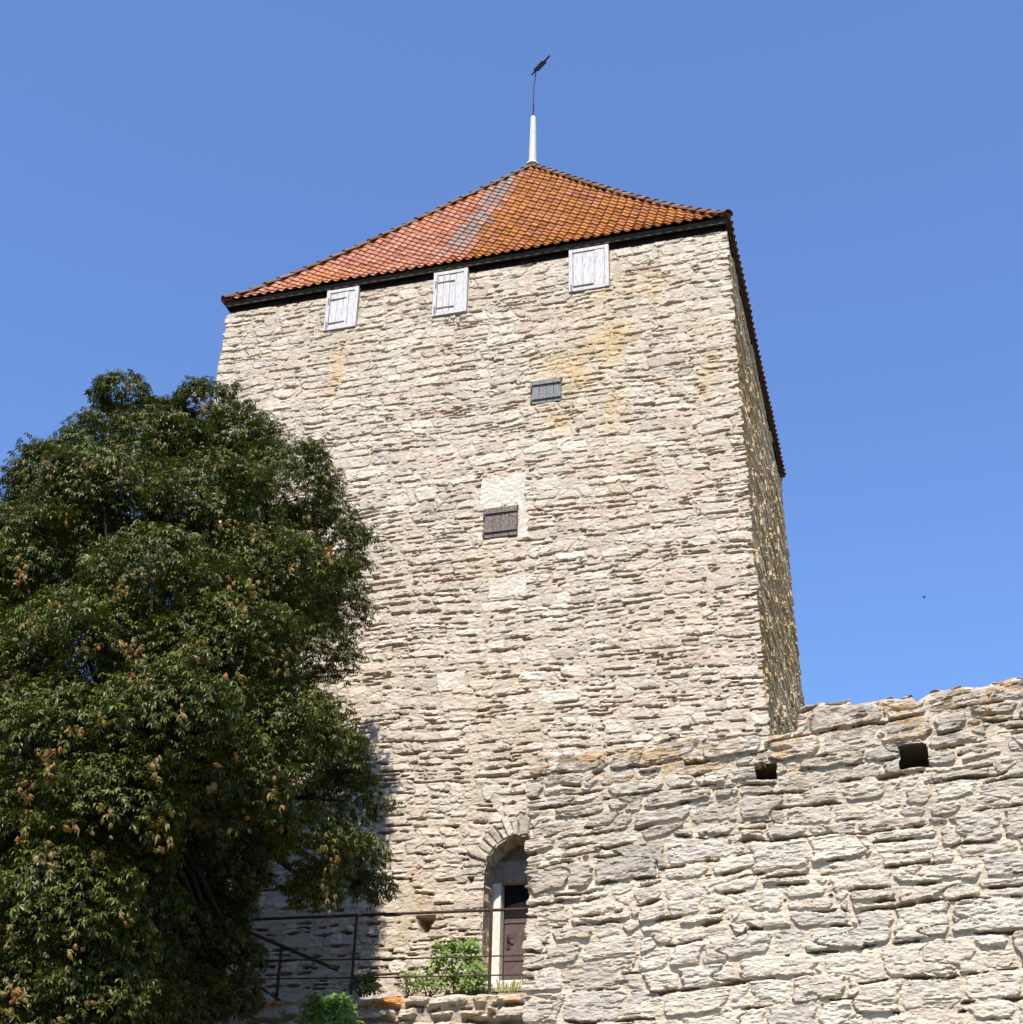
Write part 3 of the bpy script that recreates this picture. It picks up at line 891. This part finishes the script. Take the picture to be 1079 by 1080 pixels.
# ------------------------------------------------------------------ leaves
def leaf_tmpl(L, wd_, fold, droop, nseg=2):
    """one leaflet along +x, 5 verts / 4 tris"""
    return np.array([(0, 0, 0), (.55*L, wd_, fold-.12*droop*L), (.55*L, -wd_, fold-.12*droop*L), (L, 0, -droop*L*.5), (.5*L, 0, -.06*droop*L)])
LT = np.array([(0, 2, 4), (2, 3, 4), (3, 1, 4), (1, 0, 4)])
def palmate(rng, n=6, size=.2, droop=.6, spread=260):
    V, F = [], []
    for k in range(n):
        a = math.radians(-spread/2+spread*k/(n-1)+rng.uniform(-8, 8))
        mid = 1-.45*abs(k-(n-1)/2)/((n-1)/2)
        L = size*mid*rng.uniform(.85, 1.1)
        t = leaf_tmpl(L, L*.145, L*.05, droop)
        d = droop*rng.uniform(.5, 1.1)
        cd, sdn = math.cos(d), math.sin(d)
        t = t @ np.array([(cd, 0, -sdn), (0, 1, 0), (sdn, 0, cd)])
        c, s = math.cos(a), math.sin(a)
        t = t @ np.array([(c, s, 0), (-s, c, 0), (0, 0, 1)])
        F.append(LT+5*k); V.append(t)
    return np.concatenate(V), np.concatenate(F)
def scatter(tmpls, P, Nn, heading, scale, cols, rng):
    """place templates: P positions, Nn unit normals (leaf up), heading outward direction"""
    VV, FF, CC = [], [], []; base = 0
    ti = rng.integers(0, len(tmpls), len(P))
    for k, (tv, tf) in enumerate(tmpls):
        m = ti == k
        if not m.any(): continue
        z = Nn[m]; x = heading[m]-z*np.sum(heading[m]*z, 1)[:, None]
        x /= np.linalg.norm(x, axis=1)[:, None]+1e-9
        y = np.cross(z, x)
        R = np.stack([x, y, z], 1)                       # rows
        v = np.einsum('vk,nkj->nvj', tv, R)*scale[m][:, None, None]+P[m][:, None, :]
        n_ = m.sum(); nv_ = len(tv)
        FF.append((tf[None]+(np.arange(n_)*nv_)[:, None, None]+base).reshape(-1, 3))
        VV.append(v.reshape(-1, 3)); CC.append(np.repeat(cols[m], nv_, 0)); base += n_*nv_
    return np.concatenate(VV), np.concatenate(FF), np.concatenate(CC)

# ------------------------------------------------------------------ the horse chestnut tree
TREE_Y = -5.0
base_p = at(140, 1080, TREE_Y)
tb = np.array((base_p[0]-.1, TREE_Y, float(ground_z(np.array(base_p[0]), np.array(TREE_Y)))-.1))
tree = empty('chestnut_tree', tb)
tag(tree, 'large dark green horse chestnut tree with withered brown leaf clusters beside the tower', 'tree')
rng = np.random.default_rng(5)
# lobes: px, py, radius px, depth offset (towards viewer positive, metres)
LB = [(128, 418, 30, 0), (216, 428, 34, -.3), (168, 480, 58, .2), (255, 470, 45, -.5), (68, 520, 64, .2), (-35, 605, 80, 0), (300, 520, 62, -.6), (110, 535, 75, 1.0), (225, 545, 75, .6),
      (335, 570, 54, -2.0), (25, 610, 85, 1.2), (160, 625, 80, 1.7), (290, 615, 70, .5), (350, 640, 44, -2.3), (90, 690, 85, 2.0), (235, 690, 78, 1.5), (330, 690, 48, -1.8), (-20, 720, 90, 1.4),
      (180, 765, 80, 2.2), (290, 775, 68, .9), (60, 790, 85, 2.3), (345, 800, 46, -.8), (120, 850, 75, 2.2), (240, 830, 70, 1.3), (362, 845, 42, -1.8), (20, 880, 85, 2.0), (330, 890, 48, .1),
      (380, 905, 32, -2.8), (393, 940, 24, -2.9), (335, 940, 32, -.5), (60, 960, 80, 2.2), (110, 1000, 55, 1.6), (20, 1040, 80, 2.0), (100, 1060, 55, 1.7), (-60, 850, 90, 1), (-60, 1000, 90, 1.2), (-80, 650, 90, .4),
      (40, 1130, 85, 1.8), (120, 1150, 60, 1.2)]
# the far side of the crown
for (px, py, rp, dz) in ((120, 480, 60, -1.4), (220, 510, 65, -1.8), (60, 580, 80, -1.6), (180, 620, 85, -2.2), (290, 640, 60, -1.9), (100, 720, 85, -2.2), (230, 740, 80, -2.3), (-30, 650, 85, -1.4),
                         (0, 780, 85, -1.6), (150, 840, 80, -2.0), (300, 760, 55, -1.8), (40, 900, 80, -1.6), (-80, 760, 85, -1.2), (260, 850, 45, -1.5), (215, 915, 42, -1.6), (185, 985, 48, -1.4), (190, 1060, 48, -1.2), (150, 930, 50, -1.4), (255, 900, 28, -2.2), (232, 940, 34, -1.8), (228, 1000, 34, -1.6), (205, 1050, 42, -1.5), (120, 1000, 60, -1.2), (60, 1060, 70, -.8), (190, 880, 50, -.6), (160, 1080, 55, -.4), (135, 905, 50, 1.3), (168, 955, 32, .8), (165, 1010, 32, .7), (150, 1060, 40, 1.0), (10, 930, 85, -.9), (45, 1010, 80, -.7), (-20, 860, 85, -.8), (178, 445, 27, -.3), (250, 1010, 30, -1.9), (235, 960, 36, -2.2), (245, 1055, 34, -1.9), (262, 925, 26, -2.4)):
    LB.append((px, py, rp, dz))
P_, N_, H_, S_, C_ = [], [], [], [], []
lobes = []
ctr = at(150, 740, TREE_Y)
for (px, py, rp, dz) in LB:
    c = at(px, py, TREE_Y-dz)
    R = rp/FPX*np.dot(c-CAM, CF)
    lobes.append((c, R))
    n = int((5200 if px < 300 or py > 780 else 4200)*R*R)
    d = rng.normal(size=(n, 3)); d /= np.linalg.norm(d, axis=1)[:, None]
    keep = d[:, 2] > -.55*rng.random(n)-.15
    d = d[keep]; n = len(d)
    rad = R*(1-.32*rng.random(n)**1.6)*(1+.16*(rng.random(n)-.5))
    lump = .88+.26*vn(d[:, 0]*2.3+d[:, 2]*1.1+px, d[:, 1]*2.3+d[:, 2]*1.7+py, 3)
    p = c+d*(rad*lump)[:, None]*np.array((1, 1, .86))
    up = np.array((0, 0, 1.0))
    nn = up*1.0+d*.5+rng.normal(size=(n, 3))*.36
    nn /= np.linalg.norm(nn, axis=1)[:, None]
    hd = d*np.array((1, 1, .25))+rng.normal(size=(n, 3))*.45-up*.35
    # sprays of leaves that stand out of the clump
    k_ = 9
    sd_ = rng.normal(size=(k_, 3)); sd_[:, 2] = np.abs(sd_[:, 2])*.8-.15; sd_ /= np.linalg.norm(sd_, axis=1)[:, None]
    pick = rng.random(n) < .30
    wh_ = rng.integers(0, k_, n)
    spc = c+sd_[wh_]*R*(.86+.30*((wh_*37) % 11)/11)[:, None]*np.array((1, 1, .86))
    spp = spc+rng.normal(size=(n, 3))*R*np.array((.13, .13, .09))
    p = np.where(pick[:, None], spp, p)
    P_.append(p); N_.append(nn); H_.append(hd); S_.append(rng.uniform(.30, .60, n))
    g = rng.random(n)[:, None]
    base_c = np.array((.030, .040, .005))*(1-g)+np.array((.100, .112, .012))*g
    yel = rng.random(n)[:, None] < .05
    base_c = np.where(yel, np.array((.13, .12, .03)), base_c)
    C_.append(base_c)
P = np.concatenate(P_); Nn = np.concatenate(N_); H = np.concatenate(H_); Sc = np.concatenate(S_); Cc = np.concatenate(C_)
# keep clear of the tower wall and of the hollow under the crown
ok = P[:, 1] < -.35-ex(P[:, 2])
P, Nn, H, Sc, Cc = P[ok], Nn[ok], H[ok], Sc[ok], Cc[ok]
print('leaves', len(P))
rr_ = random.Random(3)
tm = [palmate(rr_, rr_.choice((5, 6, 7)), .205, rr_.uniform(.1, .6)) for _ in range(8)]
v, f, c = scatter(tm, P-tb, Nn, H, Sc, Cc, rng)
link('crown', np_mesh('crown', v, f, c), M_LEAF, tree)
# withered clusters hang on the outside of the lobes that face the light
spots = []
vis = [(133, 405), (190, 440), (175, 445), (165, 465), (130, 472), (128, 497), (95, 485), (55, 490), (30, 492), (238, 480), (215, 420), (240, 545), (235, 580), (285, 500), (300, 515), (345, 500), (250, 640), (305, 596),
       (228, 580), (165, 594), (100, 558), (52, 590), (60, 640), (35, 655), (22, 595), (135, 605), (118, 618), (240, 615), (265, 620), (272, 617), (238, 680), (205, 690), (57, 640), (140, 670), (88, 680), (115, 672), (150, 700), (195, 690), (210, 675), (52, 745), (40, 750), (80, 770), (250, 715), (190, 735),
       (135, 735), (245, 790), (268, 800), (222, 825), (175, 870), (50, 790), (48, 808), (25, 870), (50, 900), (110, 868), (365, 780), (330, 870), (305, 870), (345, 930), (125, 970), (80, 1000), (98, 1050), (15, 1030), (8, 980), (155, 965), (60, 1075), (20, 1060), (140, 1000), (95, 940), (5, 710), (0, 640), (270, 560), (320, 555), (330, 620), (300, 690), (190, 770), (100, 900), (255, 870),
       (150, 520), (75, 545), (200, 560), (345, 580), (180, 640), (110, 760), (160, 800), (30, 830), (290, 830), (350, 890), (40, 940), (70, 860)]
lc = np.array([l[0] for l in lobes]); lr = np.array([l[1] for l in lobes])
wp, wn_, wh, ws_, wc = [], [], [], [], []
for (px, py) in vis:
    if rng.random() < .22: continue
    d = ray(px, py); d /= np.linalg.norm(d)
    oc = CAM-lc; b = oc @ d; cq = np.sum(oc*oc, 1)-(lr*.98)**2; disc = b*b-cq
    t = np.where(disc > 0, -b-np.sqrt(np.maximum(disc, 0)), 1e9).min()
    if t > 1e8: continue
    p0 = CAM+d*(t-.10)
    big = rng.random() < .45
    for k in range(rng.integers(8, 16) if big else rng.integers(3, 8)):
        wp.append(p0+rng.normal(size=3)*np.array((.06, .06, .10))+np.array((0, 0, -.012*k)))
        nn = np.array((0, -.8, .5))+rng.normal(size=3)*.5; wn_.append(nn/np.linalg.norm(nn))
        wh.append(np.array((0, -.2, -1.))+rng.normal(size=3)*.35); ws_.append(rng.uniform(.35, .75))
        g = rng.random()
        wc.append(np.array((.20, .115, .035))*(1-g)+np.array((.34, .24, .10))*g if rng.random() > .10 else np.array((.32, .12, .035)))
tmw = [palmate(rr_, 5, .17, 1.0, 190) for _ in range(6)]
v, f, c = scatter(tmw, np.array(wp)-tb, np.array(wn_), np.array(wh), np.array(ws_), np.array(wc), rng)
tag(link('withered_leaves', np_mesh('withered_leaves', v, f, c), M_DEADLEAF, tree), 'clusters of brown withered leaves')
# trunk and limbs
mb = MB()
hub = Vector((ctr[0]+.3, TREE_Y, tb[2]+4.0))-Vector(tb)
mb.tube([(0, 0, -.3), (0, 0, .3), (.05, .05, 1.6), (hub.x*.6, hub.y*.6, 3.0), tuple(hub)], [.52, .40, .34, .30, .26], 14)
rt = random.Random(9)
for (c, R) in lobes:
    e = Vector(c)-Vector(tb)
    m = hub.lerp(e, .5)+Vector((rt.uniform(-.25, .25), rt.uniform(-.25, .25), .25-.1*rt.random()))
    mb.tube([hub-Vector((0, 0, rt.uniform(.0, 1.4))), hub.lerp(m, .5)+Vector((0, 0, .1)), m, e], [.12, .085, .055, .015], 7)
mb.build('trunk', M_BARK, tree, smooth=True)

# ------------------------------------------------------------------ plants by the terrace
def plant(name, label, px, py, y, wpx, hpx, n, size, c0, c1, seed, kind='bush', nlf=3, group=None):
    r_ = np.random.default_rng(seed); q = random.Random(seed)
    b = at(px, py, y)
    sc = np.dot(b-CAM, CF)/FPX
    wx, hz_ = wpx*sc, hpx*sc
    o = empty(name, b)
    tag(o, label, 'plant', group)
    t = r_.random((n, 3))
    zf = t[:, 2]**.8
    spread = (1-.45*zf)
    pos = np.stack([(t[:, 0]-.5)*wx*spread, (t[:, 1]-.5)*min(wx, .6)*spread, zf*hz_], 1)
    nn = np.stack([(t[:, 0]-.5)*.9, -.55+(t[:, 1]-.5)*.5, np.full(n, .8)], 1)+r_.normal(size=(n, 3))*.3
    nn /= np.linalg.norm(nn, axis=1)[:, None]
    hd = np.stack([(t[:, 0]-.5)*2, -np.ones(n)*.4, -np.full(n, .4)], 1)+r_.normal(size=(n, 3))*.6
    g = r_.random(n)[:, None]
    cc_ = np.array(c0)*(1-g)+np.array(c1)*g
    def lf():
        V, F = [], []
        for k in range(nlf):
            a = math.radians(-95+190*k/max(nlf-1, 1)) if nlf > 1 else 0
            tv = leaf_tmpl(size*q.uniform(.8, 1.1), size*.30, size*.06, .5)
            cA, sA = math.cos(a), math.sin(a)
            V.append(tv @ np.array([(cA, sA, 0), (-sA, cA, 0), (0, 0, 1)])); F.append(LT+5*k)
        return np.concatenate(V), np.concatenate(F)
    v, f, c = scatter([lf() for _ in range(4)], pos, nn, hd, r_.uniform(.6, 1.2, n), cc_, r_)
    link('foliage', np_mesh('foliage', v, f, c), M_PLANT, o)
    mb = MB()
    for k in range(7):
        i = q.randrange(n); e = Vector(pos[i])
        mb.tube([(e.x*.25, e.y*.25, -.04), (e.x*.7, e.y*.7, e.z*.5), tuple(e)], [.008, .006, .003], 5)
    mb.build('stem', M_BARK, o)
    return o
G0, G1 = (.085, .15, .02), (.22, .30, .06)
plant('leafy_bush', 'bright green leafy bush on the terrace left of the door', 480, 1047, -1.15, 74, 54, 430, .085, G0, G1, 1)
plant('leafy_plant', 'dark green fan of leaves at the shadow edge behind the railing post', 384, 1048, -1.3, 38, 20, 110, .08, (.05, .10, .015), (.13, .2, .04), 2)
plant('leafy_plant', 'small pale green weed on the low wall between fan and bush', 432, 1048, -1.2, 40, 24, 90, .06, (.13, .19, .05), (.26, .32, .10), 3)
plant('leafy_plant', 'broad leaved green climber hanging over the low wall front', 345, 1094, -3.0, 78, 42, 230, .11, (.07, .14, .02), (.17, .26, .05), 4)
plant('leafy_plant', 'low yellow green weed against the railing post beside the door', 502, 1047, -1.25, 30, 28, 110, .06, (.13, .19, .05), (.24, .31, .09), 5)
plant('leafy_plant', 'thin pale weed between the small weed and the bright bush', 452, 1048, -1.3, 34, 16, 90, .05, (.14, .19, .05), (.26, .31, .11), 6)
def tuft(px, py, y, wpx, hpx, n, label, seed):
    q = random.Random(seed); b = at(px, py, y); sc = np.dot(b-CAM, CF)/FPX
    o = empty('grass_tuft', b); tag(o, label, 'grass tuft')
    V, F, C = [], [], []
    for k in range(n):
        x = q.uniform(-.5, .5)*wpx*sc; yy = q.uniform(-.15, .15); L = hpx*sc*q.uniform(.5, 1.1); lx = q.uniform(-.6, .6)*L; ly = q.uniform(-.4, .2)*L
        b0 = len(V); w_ = .006
        V += [(x-w_, yy, -.03), (x+w_, yy, -.03), (x+lx*.4+w_, yy+ly*.4, L*.6), (x+lx*.4-w_, yy+ly*.4, L*.6), (x+lx, yy+ly, L*.9), (x+lx+.002, yy+ly, L*.9)]
        F += [(b0, b0+1, b0+2, b0+3), (b0+3, b0+2, b0+5, b0+4)]
        g = q.random(); cc_ = [a*(1-g)+b_*g for a, b_ in zip((.16, .2, .05), (.34, .34, .12))]; C += [cc_]*6
    link('blades', np_mesh('blades', np.array(V), np.array(F), np.array(C)), M_PLANT, o)
tuft(545, 1043, -1.25, 40, 12, 60, 'sparse grass tuft growing at the door threshold', 4)

# ------------------------------------------------------------------ a bird far off in the sky
bp = at(974.5, 630, 25.0)
bird = empty('bird', bp); bird.scale = (.55, .55, .55); bird.rotation_euler = (0, math.radians(35), math.radians(20))
tag(bird, 'tiny dark bird flying in the blue sky right of the tower', 'bird')
mb = MB()
mb.tube([(-.09, 0, 0), (-.05, 0, .004), (.02, 0, .006), (.07, 0, .012), (.095, 0, .014), (.115, 0, .012)], [.006, .022, .03, .02, .016, .003], 10)
mb.prism([(-.08, -.012), (-.16, -.03), (-.15, 0), (-.16, .03), (-.08, .012)], .006, (0, 0, 0), (1, 0, 0), (0, 1, 0), (0, 0, 1))
for s_ in (-1, 1):
    mb.prism([(.05, s_*.015), (.045, s_*.09), (-.01, s_*.19), (-.035, s_*.17), (-.02, s_*.08), (-.035, s_*.015)], .007, (0, 0, .012), (1, 0, 0), (0, .97, .24*s_), (0, -.24*s_, .97))
mb.build('body', M_BIRD, bird)
